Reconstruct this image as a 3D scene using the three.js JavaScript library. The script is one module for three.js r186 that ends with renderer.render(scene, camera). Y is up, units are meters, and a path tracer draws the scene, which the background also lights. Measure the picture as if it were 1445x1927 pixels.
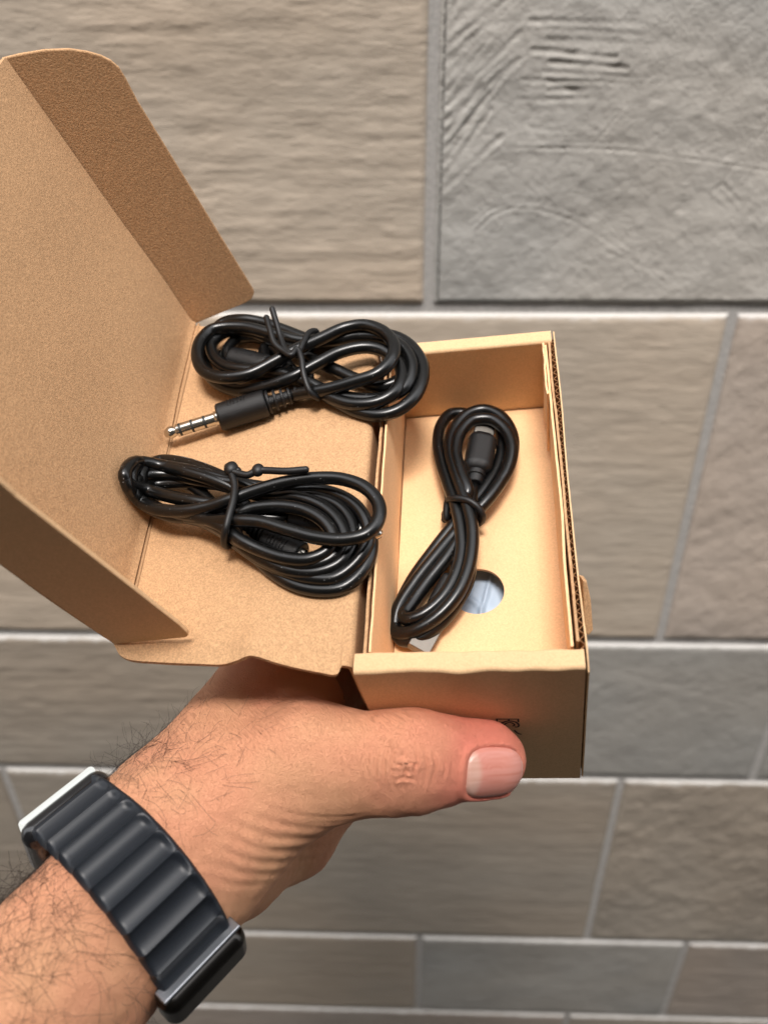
import * as THREE from 'three';
import { RoundedBoxGeometry } from 'three/addons/geometries/RoundedBoxGeometry.js';
import { mergeGeometries } from 'three/addons/utils/BufferGeometryUtils.js';

// ---------------------------------------------------------------- camera, sky, sun, exposure
const scene = new THREE.Scene();
const FOCAL = 1565, CX = 722.5, CY = 963.5;                   // lens in pixels of the 1445 x 1927 photograph
const camera = new THREE.PerspectiveCamera(2 * Math.atan(CY / FOCAL) * 180 / Math.PI, 767 / 1024, 0.02, 200);
const EYE = new THREE.Vector3(0, 1.5, 0.55);
camera.position.copy(EYE);
camera.rotation.set(-32.9043 * Math.PI / 180, 2.0099 * Math.PI / 180, -0.5726 * Math.PI / 180, 'YXZ');
camera.updateMatrixWorld(true);
camera.focus = 0.245;
camera.userData.fStop = 10.5;

const SKY = { zenith: [1.4, 1.41, 1.45], horizon: [0.5, 0.51, 0.53], below: [0.15, 0.145, 0.14] };
{
  const w = 256, h = 128, d = new Float32Array(w * h * 4);
  for (let j = 0; j < h; j++) for (let i = 0; i < w; i++) {
    const el = ((j + 0.5) / h - 0.5) * Math.PI, s = Math.sin(el);
    const t = s > 0 ? Math.pow(s, 0.6) : 0, a = s > 0 ? SKY.horizon : SKY.below, b = s > 0 ? SKY.zenith : SKY.below;
    for (let c = 0; c < 3; c++) d[(j * w + i) * 4 + c] = a[c] + (b[c] - a[c]) * t;
    d[(j * w + i) * 4 + 3] = 1;
  }
  const t = new THREE.DataTexture(d, w, h, THREE.RGBAFormat, THREE.FloatType);
  t.mapping = THREE.EquirectangularReflectionMapping; t.magFilter = THREE.LinearFilter; t.needsUpdate = true;
  scene.background = t; scene.environment = t;
}
const sun = new THREE.DirectionalLight(0xfff8f2, 2.7);
sun.position.set(-0.12, 4.3, 1.55);
sun.target.position.set(0, 1.3, 0.3);
sun.castShadow = true; sun.shadow.radius = 34; sun.shadow.mapSize.set(2048, 2048);
Object.assign(sun.shadow.camera, { left: -2, right: 2, top: 2, bottom: -2, near: 0.1, far: 8 });
scene.add(sun, sun.target);

const renderer = new THREE.WebGLRenderer({ antialias: true });
renderer.setSize(767, 1024);
renderer.toneMapping = THREE.LinearToneMapping;
renderer.toneMappingExposure = 1.8;
renderer.shadowMap.enabled = true;

// ---------------------------------------------------------------- helpers
const V = (x, y, z) => new THREE.Vector3(x, y, z);
const lerp = (a, b, t) => a + (b - a) * t, clamp = (x, a, b) => Math.min(b, Math.max(a, x));
const smooth = (a, b, x) => { const t = clamp((x - a) / (b - a), 0, 1); return t * t * (3 - 2 * t); };
let seed = 12345;
const rnd = () => { seed |= 0; seed = seed + 0x6D2B79F5 | 0; let t = Math.imul(seed ^ seed >>> 15, 1 | seed); t = t + Math.imul(t ^ t >>> 7, 61 | t) ^ t; return ((t ^ t >>> 14) >>> 0) / 4294967296; };
const rr = (a, b) => a + (b - a) * rnd();
function hash3(x, y, z) { let h = Math.imul(x, 374761393) + Math.imul(y, 668265263) + Math.imul(z, 2147483647 ^ 0x5bd1e995) | 0; h = Math.imul(h ^ h >>> 13, 1274126177); return ((h ^ h >>> 16) >>> 0) / 4294967296; }
function noise3(x, y, z) {
  const xi = Math.floor(x), yi = Math.floor(y), zi = Math.floor(z); let u = x - xi, v = y - yi, w = z - zi;
  u = u * u * (3 - 2 * u); v = v * v * (3 - 2 * v); w = w * w * (3 - 2 * w);
  const L = (a, b, t) => a + (b - a) * t, H = (a, b, c) => hash3(xi + a, yi + b, zi + c);
  return L(L(L(H(0, 0, 0), H(1, 0, 0), u), L(H(0, 1, 0), H(1, 1, 0), u), v), L(L(H(0, 0, 1), H(1, 0, 1), u), L(H(0, 1, 1), H(1, 1, 1), u), v), w) * 2 - 1;
}
const fbm = (x, y, z = 0, o = 4) => { let s = 0, a = 0.5; for (let i = 0; i < o; i++) { s += a * noise3(x, y, z + i * 7.3); x *= 2.03; y *= 2.03; z *= 2.03; a *= 0.5; } return s; };

const camX = V(), camY = V(), camZ = V(); camera.matrixWorld.extractBasis(camX, camY, camZ);
const camQ = camera.quaternion.clone();
// a pixel of the photograph and a depth along the lens axis (metres) -> a point of the place
const at = (px, py, d) => V((px - CX) / FOCAL * d, -(py - CY) / FOCAL * d, -d).applyQuaternion(camQ).add(EYE);

const counts = {};
function numbered(n) { const k = counts[n] = (counts[n] ?? -1) + 1; return k ? `${n}_${String(k).padStart(3, '0')}` : n; }
function thing(name, label, category, group) {
  const o = new THREE.Group(); o.name = numbered(name); o.userData = { label, category }; if (group) o.userData.group = group;
  scene.add(o); return o;
}
function part(name, geo, mat, parent, label) {
  const m = new THREE.Mesh(geo, mat); m.name = name; m.castShadow = m.receiveShadow = true; if (label) m.userData.label = label;
  parent.add(m); return m;
}
// closed sheet with thickness: f(u,v) -> point of the front face; the back lies th behind it (side = +-1 flips which way)
function sheet(f, nu, nv, th, side = 1) {
  const P = [], N = [], pos = [], uv = [], idx = [];
  for (let j = 0; j <= nv; j++) for (let i = 0; i <= nu; i++) P.push(f(i / nu, j / nv));
  const at2 = (i, j) => P[clamp(j, 0, nv) * (nu + 1) + clamp(i, 0, nu)];
  for (let j = 0; j <= nv; j++) for (let i = 0; i <= nu; i++) {
    const a = V().subVectors(at2(i + 1, j), at2(i - 1, j)), b = V().subVectors(at2(i, j + 1), at2(i, j - 1));
    N.push(a.cross(b).normalize().multiplyScalar(side));
  }
  const U = []; for (let j = 0; j <= nv; j++) { let s = 0; for (let i = 0; i <= nu; i++) { if (i) s += at2(i, j).distanceTo(at2(i - 1, j)); U.push(s); } }
  const W = []; for (let j = 0; j <= nv; j++) for (let i = 0; i <= nu; i++) W.push(j ? W[(j - 1) * (nu + 1) + i] + at2(i, j).distanceTo(at2(i, j - 1)) : 0);
  const n = P.length;
  for (const k of [0, 1]) for (let i = 0; i < n; i++) { const p = P[i].clone().addScaledVector(N[i], -th * k); pos.push(p.x, p.y, p.z); uv.push(U[i], W[i]); }
  for (let j = 0; j < nv; j++) for (let i = 0; i < nu; i++) {
    const a = j * (nu + 1) + i, b = a + 1, c = a + nu + 1, d = c + 1;
    if (side > 0) { idx.push(a, b, d, a, d, c, a + n, d + n, b + n, a + n, c + n, d + n); } else { idx.push(a, d, b, a, c, d, a + n, b + n, d + n, a + n, d + n, c + n); }
  }
  const front = new THREE.BufferGeometry();
  front.setAttribute('position', new THREE.Float32BufferAttribute(pos, 3)); front.setAttribute('uv', new THREE.Float32BufferAttribute(uv, 2)); front.setIndex(idx); front.computeVertexNormals();
  const ep = [], eu = [], ei = [], ring = [];
  for (let i = 0; i < nu; i++) ring.push([i, i + 1], [nv * (nu + 1) + i + 1, nv * (nu + 1) + i]);
  for (let j = 0; j < nv; j++) ring.push([(j + 1) * (nu + 1), j * (nu + 1)], [j * (nu + 1) + nu, (j + 1) * (nu + 1) + nu]);
  for (const [a, b] of ring) {
    const s = ep.length / 3;
    for (const q of [a, b, b + n, a + n]) { ep.push(pos[q * 3], pos[q * 3 + 1], pos[q * 3 + 2]); eu.push(uv[q * 2] + (q >= n ? th : 0), uv[q * 2 + 1]); }
    side > 0 ? ei.push(s, s + 2, s + 1, s, s + 3, s + 2) : ei.push(s, s + 1, s + 2, s, s + 2, s + 3);
  }
  const edge = new THREE.BufferGeometry();
  edge.setAttribute('position', new THREE.Float32BufferAttribute(ep, 3)); edge.setAttribute('uv', new THREE.Float32BufferAttribute(eu, 2)); edge.setIndex(ei); edge.computeVertexNormals();
  return mergeGeometries([front, edge]);
}
// polygon (points of one plane) thickened by th against its normal n, edges slightly rounded
function board(points, n, th, bevel = 0.0003, noHoles) {
  const o = points[0], ez = n.clone().normalize(), ex = points[1].clone().sub(o); ex.addScaledVector(ez, -ex.dot(ez)).normalize();
  const ey = V().crossVectors(ez, ex), sh = new THREE.Shape();
  points.forEach((p, i) => { const d = p.clone().sub(o); i ? sh.lineTo(d.dot(ex), d.dot(ey)) : sh.moveTo(d.dot(ex), d.dot(ey)); });
  const g = new THREE.ExtrudeGeometry(sh, { depth: th - 2 * bevel, bevelEnabled: true, bevelThickness: bevel, bevelSize: bevel, bevelOffset: -bevel, bevelSegments: 2 });
  g.translate(0, 0, -th + bevel);
  g.applyMatrix4(new THREE.Matrix4().makeBasis(ex, ey, ez).setPosition(o));
  return g;
}
function tubeAlong(pts, r, seg = 400, rad = 14, closed = false) {
  const c = new THREE.CatmullRomCurve3(pts, closed, 'centripetal'); c.arcLengthDivisions = 1200;
  const g = new THREE.TubeGeometry(c, seg, r, rad, closed);
  if (closed) return g;
  const caps = [g];
  for (const t of [0, 1]) { const s = new THREE.SphereGeometry(r * 0.995, rad, 8); const p = c.getPointAt(t); s.translate(p.x, p.y, p.z); caps.push(s); }
  return mergeGeometries(caps);
}
const srgb = (r, g, b) => new THREE.Color().setRGB(r / 255, g / 255, b / 255, THREE.SRGBColorSpace);
function dataTex(n, f, srgbSpace, rep) {
  const d = new Uint8Array(n * n * 4), o = [0, 0, 0];
  for (let j = 0; j < n; j++) for (let i = 0; i < n; i++) { f(i, j, o); const k = (j * n + i) * 4; d[k] = clamp(o[0], 0, 255); d[k + 1] = clamp(o[1], 0, 255); d[k + 2] = clamp(o[2], 0, 255); d[k + 3] = 255; }
  const t = new THREE.DataTexture(d, n, n); t.wrapS = t.wrapT = THREE.RepeatWrapping; t.magFilter = THREE.LinearFilter; t.minFilter = THREE.LinearFilter;
  if (srgbSpace) t.colorSpace = THREE.SRGBColorSpace; if (rep) t.repeat.set(rep, rep); t.needsUpdate = true; return t;
}
// noise that repeats over n cells
const wrapNoise = (n) => { const a = new Float32Array(n * n).map(() => rnd()); return (x, y) => { const xi = Math.floor(x), yi = Math.floor(y); let u = x - xi, v = y - yi; u = u * u * (3 - 2 * u); v = v * v * (3 - 2 * v); const H = (i, j) => a[(((yi + j) % n) + n) % n * n + (((xi + i) % n) + n) % n]; return lerp(lerp(H(0, 0), H(1, 0), u), lerp(H(0, 1), H(1, 1), u), v) * 2 - 1; }; };

// ---------------------------------------------------------------- materials
function fibreTextures(base, strength, fibres) {
  const n = 1024, f = new Float32Array(n * n), w1 = wrapNoise(256), w2 = wrapNoise(32), w3 = wrapNoise(512);
  for (let k = 0; k < fibres; k++) {                              // short paper fibres, light and dark
    let x = rnd() * n, y = rnd() * n, a = rnd() * 6.283; const len = rr(6, 26), s = (rnd() < 0.55 ? 1 : -1) * rr(0.3, 1);
    for (let i = 0; i < len; i++) { a += rr(-0.15, 0.15); x += Math.cos(a); y += Math.sin(a); f[((Math.floor(y) % n + n) % n) * n + (Math.floor(x) % n + n) % n] += s * 0.55; }
  }
  for (let k = 0; k < 260; k++) { const x = rnd() * n | 0, y = rnd() * n | 0; for (const [a, b] of [[0, 0], [1, 0], [0, 1]]) f[((y + b) % n) * n + (x + a) % n] -= rr(0.6, 2.4); }
  const val = (i, j) => 0.9 * f[j * n + i] + 0.8 * w1(i / 4, j / 4) + 0.07 * w2(i / 32, j / 32) + 0.5 * w3(i / 2, j / 2);
  const map = dataTex(n, (i, j, o) => { const v = val(i, j) * strength; o[0] = base[0] * (1 + v); o[1] = base[1] * (1 + v * 1.05); o[2] = base[2] * (1 + v * 1.15); }, true, 1 / 0.09);
  const bump = dataTex(n, (i, j, o) => { o[0] = o[1] = o[2] = 128 + val(i, j) * 45; }, false, 1 / 0.09);
  return { map, bump };
}
const kraftT = fibreTextures([190, 150, 110], 0.1, 26000), maniT = fibreTextures([218, 180, 136], 0.04, 9000), insT = fibreTextures([240, 195, 147], 0.04, 9000);
const M = {
  kraft: new THREE.MeshStandardMaterial({ map: kraftT.map, bumpMap: kraftT.bump, bumpScale: 0.00018, roughness: 0.92 }),
  kraftOuter: new THREE.MeshStandardMaterial({ map: maniT.map, bumpMap: maniT.bump, bumpScale: 0.00008, roughness: 0.85 }),
  insert: new THREE.MeshStandardMaterial({ map: insT.map, bumpMap: insT.bump, bumpScale: 0.00006, roughness: 0.9 }),
  flute: new THREE.MeshStandardMaterial({ map: kraftT.map, roughness: 0.95, color: 0xd8c8b8 }),
  ink: new THREE.MeshStandardMaterial({ color: 0x14100c, roughness: 0.7 }),
  cord: new THREE.MeshPhysicalMaterial({ color: srgb(12, 12, 13), roughness: 0.28, specularIntensity: 1 }),
  plug: new THREE.MeshStandardMaterial({ color: srgb(9, 9, 10), roughness: 0.42 }),
  tie: new THREE.MeshStandardMaterial({ color: srgb(10, 10, 11), roughness: 0.5 }),
  ring: new THREE.MeshStandardMaterial({ color: srgb(40, 42, 40), roughness: 0.5 }),
  steel: new THREE.MeshStandardMaterial({ color: srgb(205, 200, 190), metalness: 1, roughness: 0.18 }),
  shell: new THREE.MeshStandardMaterial({ color: srgb(132, 127, 120), metalness: 1, roughness: 0.58 }),
  bag: new THREE.MeshPhysicalMaterial({ color: srgb(178, 194, 212), roughness: 0.5, clearcoat: 1, clearcoatRoughness: 0.12 }),
};
{ // dust specks that cling to the rubber cords
  const w = 2048, h = 128, d = new Uint8Array(w * h * 4).fill(255);
  for (let i = 0; i < w * h; i++) for (let k = 0; k < 3; k++) d[i * 4 + k] = 9;
  for (let k = 0; k < 520; k++) { const x = rnd() * w | 0, y = rnd() * h | 0, v = rr(50, 170), n = rnd() < 0.25 ? 2 : 1; for (let q = 0; q < n; q++) for (let e = 0; e < n; e++) { const i = ((y + e) % h * w + (x + q) % w) * 4; d[i] = d[i + 1] = d[i + 2] = v; } }
  const t = new THREE.DataTexture(d, w, h); t.wrapS = t.wrapT = THREE.RepeatWrapping; t.magFilter = t.minFilter = THREE.LinearFilter; t.colorSpace = THREE.SRGBColorSpace; t.repeat.set(6, 1); t.needsUpdate = true;
  M.cord.map = t; M.cord.color.set(0xffffff);
}
{ // fine grain so the moulded plastic does not look like glass
  const w = wrapNoise(512); const t = dataTex(512, (i, j, o) => { o[0] = o[1] = o[2] = 128 + 60 * w(i, j) + 50 * w(i / 4, j / 4); }, false, 30);
  M.plug.bumpMap = t; M.plug.bumpScale = 0.00006; M.shell.bumpMap = t; M.shell.bumpScale = 0.00002;
}

// ---------------------------------------------------------------- ground and tiled wall
{
  const w = wrapNoise(64), t = dataTex(512, (i, j, o) => { const v = 84 + 18 * w(i / 8, j / 8) + 14 * w(i, j); o[0] = v; o[1] = v * 0.97; o[2] = v * 0.92; }, true, 40);
  const g = new THREE.Mesh(new THREE.PlaneGeometry(120, 120), new THREE.MeshStandardMaterial({ map: t, roughness: 0.9 }));
  g.rotation.x = -Math.PI / 2; g.position.y = 0; g.name = 'ground'; g.userData.kind = 'structure'; g.receiveShadow = true; scene.add(g);
}
const DW = 0.55;                                                    // lens to wall
const wx = (u) => EYE.x + u * DW, wy = (v) => EYE.y + v * DW;
{
  const wall = thing('tiled_wall', 'outdoor wall clad in large beige and grey textured stone tiles behind the hand', 'wall');
  const groutMat = new THREE.MeshStandardMaterial({ color: 0xffffff, roughness: 0.95, map: (() => { const a = wrapNoise(128), b = wrapNoise(512); return dataTex(512, (i, j, o) => { const v = 170 + 16 * a(i / 4, j / 4) + 14 * b(i, j); o[0] = v; o[1] = v * 0.985; o[2] = v * 0.965; }, true, 9); })() });
  const backing = new THREE.BoxGeometry(4.2, 2.9, 0.2); backing.translate(0, 1.45, -0.1 + 0.0008);
  { const uv = backing.attributes.uv, p = backing.attributes.position; for (let i = 0; i < uv.count; i++) uv.setXY(i, p.getX(i), p.getY(i)); }
  part('grout', backing, groutMat, wall);
  // added unseen wall behind the lens: it leaves only a strip of sky overhead
  {
    const w = wrapNoise(64), t = dataTex(256, (i, j, o) => { const v = 88 + 8 * w(i / 4, j / 4) + 7 * w(i, j); o[0] = v; o[1] = v * 0.96; o[2] = v * 0.9; }, true, 3);
    const g = new THREE.BoxGeometry(9, 3.6, 0.25); g.translate(0, 1.8, 1.55);
    const addedWall = thing('added_wall', 'added plain grey wall, unseen, opposite the tiled wall, holds back frontal sky light', 'wall');
    part('wall_block', g, new THREE.MeshStandardMaterial({ map: t, roughness: 0.95 }), addedWall);
  }

  const a = wrapNoise(64), b = wrapNoise(256), c = wrapNoise(512);
  const bumpPlank = dataTex(1024, (i, j, o) => { o[0] = o[1] = o[2] = 128 + 50 * a(i / 48, j / 10) + 40 * b(i / 16, j / 4) + 26 * c(i / 4, j / 2); }, false, 3.4);
  const bumpStone = dataTex(1024, (i, j, o) => { o[0] = o[1] = o[2] = 128 + 40 * a(i / 16, j / 16) + 40 * b(i / 5, j / 5) + 26 * c(i / 2, j / 2); }, false, 3.4);
  const mats = { plank: new THREE.MeshStandardMaterial({ vertexColors: true, bumpMap: bumpPlank, bumpScale: 0.00045, roughness: 0.82 }), stone: new THREE.MeshStandardMaterial({ vertexColors: true, bumpMap: bumpStone, bumpScale: 0.0006, roughness: 0.8 }) };

  // strokes pressed into the clay of a tile: [x0,y0,x1,y1,width,depth] in metres from the tile's lower left corner
  function seg(x, y, s) { const dx = s[2] - s[0], dy = s[3] - s[1], t = clamp(((x - s[0]) * dx + (y - s[1]) * dy) / (dx * dx + dy * dy), 0, 1); return Math.hypot(x - s[0] - t * dx, y - s[1] - t * dy); }
  function makeTile(u0, u1, v1, v0, kind, col, strokes = [], rough = 1, step = 0.0024) {
    const g0 = 0.0025, x0 = wx(u0) + g0, x1 = wx(u1) - g0, y0 = wy(v0) + g0, y1 = wy(v1) - g0, W = x1 - x0, H = y1 - y0, sd = rnd() * 100;
    const nx = Math.ceil(W / step), ny = Math.ceil(H / step);
    const xs = [], ys = [];
    const E = [0, 0.0008, 0.0022, 0.0042];                          // the rounded rim
    for (const q of E) { xs.push(q); ys.push(q); }
    for (let i = 3; i <= nx - 3; i++) xs.push(i * W / nx); for (let j = 3; j <= ny - 3; j++) ys.push(j * H / ny);
    for (const q of [...E].reverse()) { xs.push(W - q); ys.push(H - q); }
    const pos = [], colr = [], uv = [], idx = [], A = [], B = [];
    const grain = (x, y) => kind === 'plank'
      ? 0.00042 * fbm(x * 5 + sd, y * 170, sd, 4) + 0.00034 * fbm(x * 14 + sd, y * 340, sd + 3, 3) + 0.0006 * fbm(x * 55 + sd, y * 110, sd + 9, 4)
      : 0.0013 * fbm(x * 28 + sd, y * 34, sd, 5) + 0.0009 * fbm(x * 110 + sd, y * 110, sd + 3, 3);
    const nxx = xs.length, nyy = ys.length;
    for (let j = 0; j < nyy; j++) for (let i = 0; i < nxx; i++) {
      const x = xs[i], y = ys[j], e = Math.min(x, W - x, y, H - y);
      const wob = 0.0011 * noise3(x * 45 + sd, y * 45, sd);
      let z = 0.0035 * (1 - Math.pow(1 - clamp(e / 0.0052, 0, 1), 2)) + (grain(x, y) * rough) * smooth(0, 0.006, e);
      let press = 0; for (const s of strokes) { const d = seg(x, y, s) + 0.00045 * noise3(x * 160, y * 160, sd); if (d < s[4] * 3) press += s[5] * (Math.exp(-d * d / (s[4] * s[4])) - 0.55 * Math.exp(-Math.pow(d - 1.7 * s[4], 2) / (0.5 * s[4] * s[4]))); }
      z -= press * 0.29 * clamp(0.8 + 0.8 * noise3(x * 55, y * 55, sd + 8), 0.4, 1.2);
      if (e <= 0) z = -0.004;
      pos.push(x0 + x + (i === 0 || i === nxx - 1 ? wob : 0), y0 + y + (j === 0 || j === nyy - 1 ? wob : 0), z);
      const k = kind === 'plank' ? 0.05 * fbm(x * 6 + sd, y * 70, sd + 20, 4) + 0.06 * fbm(x * 14, y * 14, sd + 31, 3) : 0.11 * fbm(x * 12 + sd, y * 14, sd + 20, 4);
      const warm = 0.03 * fbm(x * 7, y * 9, sd + 50, 3), m = 1, rimPale = Math.max((1 - smooth(0.0022, 0.0046, H - y + 0.0012 * noise3(x * 220, y * 220, sd))) * 0.85, (1 - smooth(0.0006, 0.002, e + 0.0009 * noise3(x * 260, y * 260, sd))) * 0.15);   // light from above painted on the top rim; faint grout all round
      colr.push(lerp(col[0] * (1 + k * 2 + warm * 2), 0.6, rimPale), lerp(col[1] * (1 + k * 2), 0.59, rimPale), lerp(col[2] * (1 + k * 2 - warm * 2), 0.57, rimPale));
      uv.push(x + sd, y + sd);
    }
    for (let j = 0; j < nyy - 1; j++) for (let i = 0; i < nxx - 1; i++) { const q = j * nxx + i; idx.push(q, q + 1, q + nxx + 1, q, q + nxx + 1, q + nxx); }
    const g = new THREE.BufferGeometry();
    g.setAttribute('position', new THREE.Float32BufferAttribute(pos, 3)); g.setAttribute('color', new THREE.Float32BufferAttribute(colr, 3)); g.setAttribute('uv', new THREE.Float32BufferAttribute(uv, 2));
    g.setIndex(idx); g.computeVertexNormals();
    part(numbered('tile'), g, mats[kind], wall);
  }
  const brown = [0.45, 0.375, 0.295], taupeShaded = [0.305, 0.262, 0.212], grey = [0.415, 0.4, 0.37], slate = [0.292, 0.28, 0.256], pinkish = [0.42, 0.355, 0.3], umberShaded = [0.3, 0.255, 0.215], R = [0.03, -0.3464, -0.8828, -1.2039, -1.7167, -2.0236, -2.55];  // the three lower-row tones are darkened to paint in shade low on the wall
  const S = [];
  // trowel marks on the grey tile, upper right (metres from its lower left corner): combed ridges, then long curved scrapes
  for (let k = 0; k < 13; k++) S.push([0.006, 0.075 + k * 0.0078, 0.028 + rr(0, 0.022), 0.1 + k * 0.0082 + rr(0, 0.012), rr(0.0012, 0.002), rr(0.0008, 0.0016)]);
  for (let k = 0; k < 9; k++) { const x = rr(0.046, 0.066), y = 0.166 - k * 0.0052 + rr(-0.001, 0.001); S.push([x, y, x + rr(0.03, 0.075), y - rr(-0.001, 0.004), rr(0.0011, 0.0018), rr(0.0008, 0.0018)]); }
  const curve = (pts, w, d) => { const q = new THREE.CatmullRomCurve3(pts.map(([x, y]) => V(x, y, 0))).getPoints(10); for (let i = 0; i < 10; i++) S.push([q[i].x, q[i].y, q[i + 1].x, q[i + 1].y, w, d]); };
  for (const o of [0, 0.0032, 0.0056]) { curve([[0.026 - o, 0.022], [0.028 - o, 0.05 + o], [0.048, 0.0635 + o], [0.085, 0.057 + o], [0.13, 0.031 + o], [0.17, 0.004 + o]], 0.0011, 0.0011 - o * 0.09); curve([[0.05, 0.099 + o], [0.12, 0.0965 + o], [0.215, 0.083 + o]], 0.0011, 0.0012 - o * 0.11); }
  for (const o of [0, 0.003, 0.0052, 0.009]) S.push([0.168 + o, 0.073 + o * 0.5, 0.215, 0.036 + o, 0.0011, 0.0011]);
  S.push([0.142, 0.17, 0.215, 0.112, 0.0009, 0.0007], [0.2, 0.115, 0.168, 0.066, 0.0008, 0.0007], [0.112, 0.122, 0.094, 0.098, 0.0008, 0.0008], [0.042, 0.055, 0.02, 0.022, 0.0009, 0.0007], [0.1, 0.04, 0.215, 0.0, 0.0009, 0.0005]);
  for (let k = 0; k < 16; k++) { const x = rr(0.05, 0.2), y = rr(0.105, 0.185), a = rr(-0.5, 0.25), l = rr(0.006, 0.022); S.push([x, y, x + l * Math.cos(a), y + l * Math.sin(a), rr(0.0009, 0.0018), rr(0.0004, 0.001)]); }
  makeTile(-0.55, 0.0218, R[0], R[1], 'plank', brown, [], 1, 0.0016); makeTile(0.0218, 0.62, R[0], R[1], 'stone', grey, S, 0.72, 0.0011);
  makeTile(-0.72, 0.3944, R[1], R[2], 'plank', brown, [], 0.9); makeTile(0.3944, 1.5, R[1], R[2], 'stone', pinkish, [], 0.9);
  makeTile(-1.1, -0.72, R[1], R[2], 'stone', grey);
  makeTile(-0.9, -0.1, R[2], R[3], 'plank', taupeShaded); makeTile(-0.1, 0.6116, R[2], R[3], 'stone', slate, [[0.18, 0.16, 0.36, 0.1, 0.0016, 0.0014], [0.12, 0.09, 0.26, 0.03, 0.0014, 0.001]], 0.6); makeTile(0.6116, 1.1, R[2], R[3], 'stone', slate);
  makeTile(-1.6, -0.7351, R[3], R[4], 'plank', taupeShaded); makeTile(-0.7351, 0.3836, R[3], R[4], 'plank', taupeShaded, [], 0.7); makeTile(0.3836, 1.5, R[3], R[4], 'stone', taupeShaded, [], 1.1);
  makeTile(-0.55, 0.0314, R[4], R[5], 'plank', taupeShaded, [], 0.7); makeTile(0.0314, 0.5945, R[4], R[5], 'stone', slate, [[0.05, 0.14, 0.2, 0.09, 0.0015, 0.001]], 0.6); makeTile(0.5945, 1.16, R[4], R[5], 'plank', umberShaded, [], 1.2); makeTile(-1.12, -0.55, R[4], R[5], 'stone', slate);
  makeTile(-1.2, 0.3792, R[5], R[6], 'plank', umberShaded); makeTile(0.3792, 1.5, R[5], R[6], 'plank', taupeShaded);
}

// ---------------------------------------------------------------- the open box
// the box's own axes (x to the right along its front, y to the back, z up) as they stand before the lens
const BR = new THREE.Matrix4().makeBasis(V(0.98462725, 0.0577013, 0.16486282), V(0.05405588, 0.79685987, -0.60174106), V(-0.1660938, 0.60140244, 0.78149085));
const boxQ = camQ.clone().multiply(new THREE.Quaternion().setFromRotationMatrix(BR));
const boxO = V(0.00490374, -0.08656621, -0.26939113).applyQuaternion(camQ).add(EYE);
const toLocal = (p) => p.clone().sub(boxO).applyQuaternion(boxQ.clone().invert());
const toWorld = (p) => p.clone().applyQuaternion(boxQ).add(boxO);
const eyeL = toLocal(EYE);
// where the sight line of a pixel meets a plane given in the box's axes (point, normal)
function onPlane(px, py, p0, n) { const d = toLocal(at(px, py, 1)).sub(eyeL); return eyeL.clone().addScaledVector(d, p0.clone().sub(eyeL).dot(n) / d.dot(n)); }
const onZ = (px, py, z) => onPlane(px, py, V(0, 0, z), V(0, 0, 1));
const onY = (px, py, y) => onPlane(px, py, V(0, y, 0), V(0, 1, 0));
const depthOf = (pl) => -toWorld(pl).sub(EYE).dot(camZ);
const BW = 0.058, BL = 0.1225, BH = 0.0763, ZF = 0.046;

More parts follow.
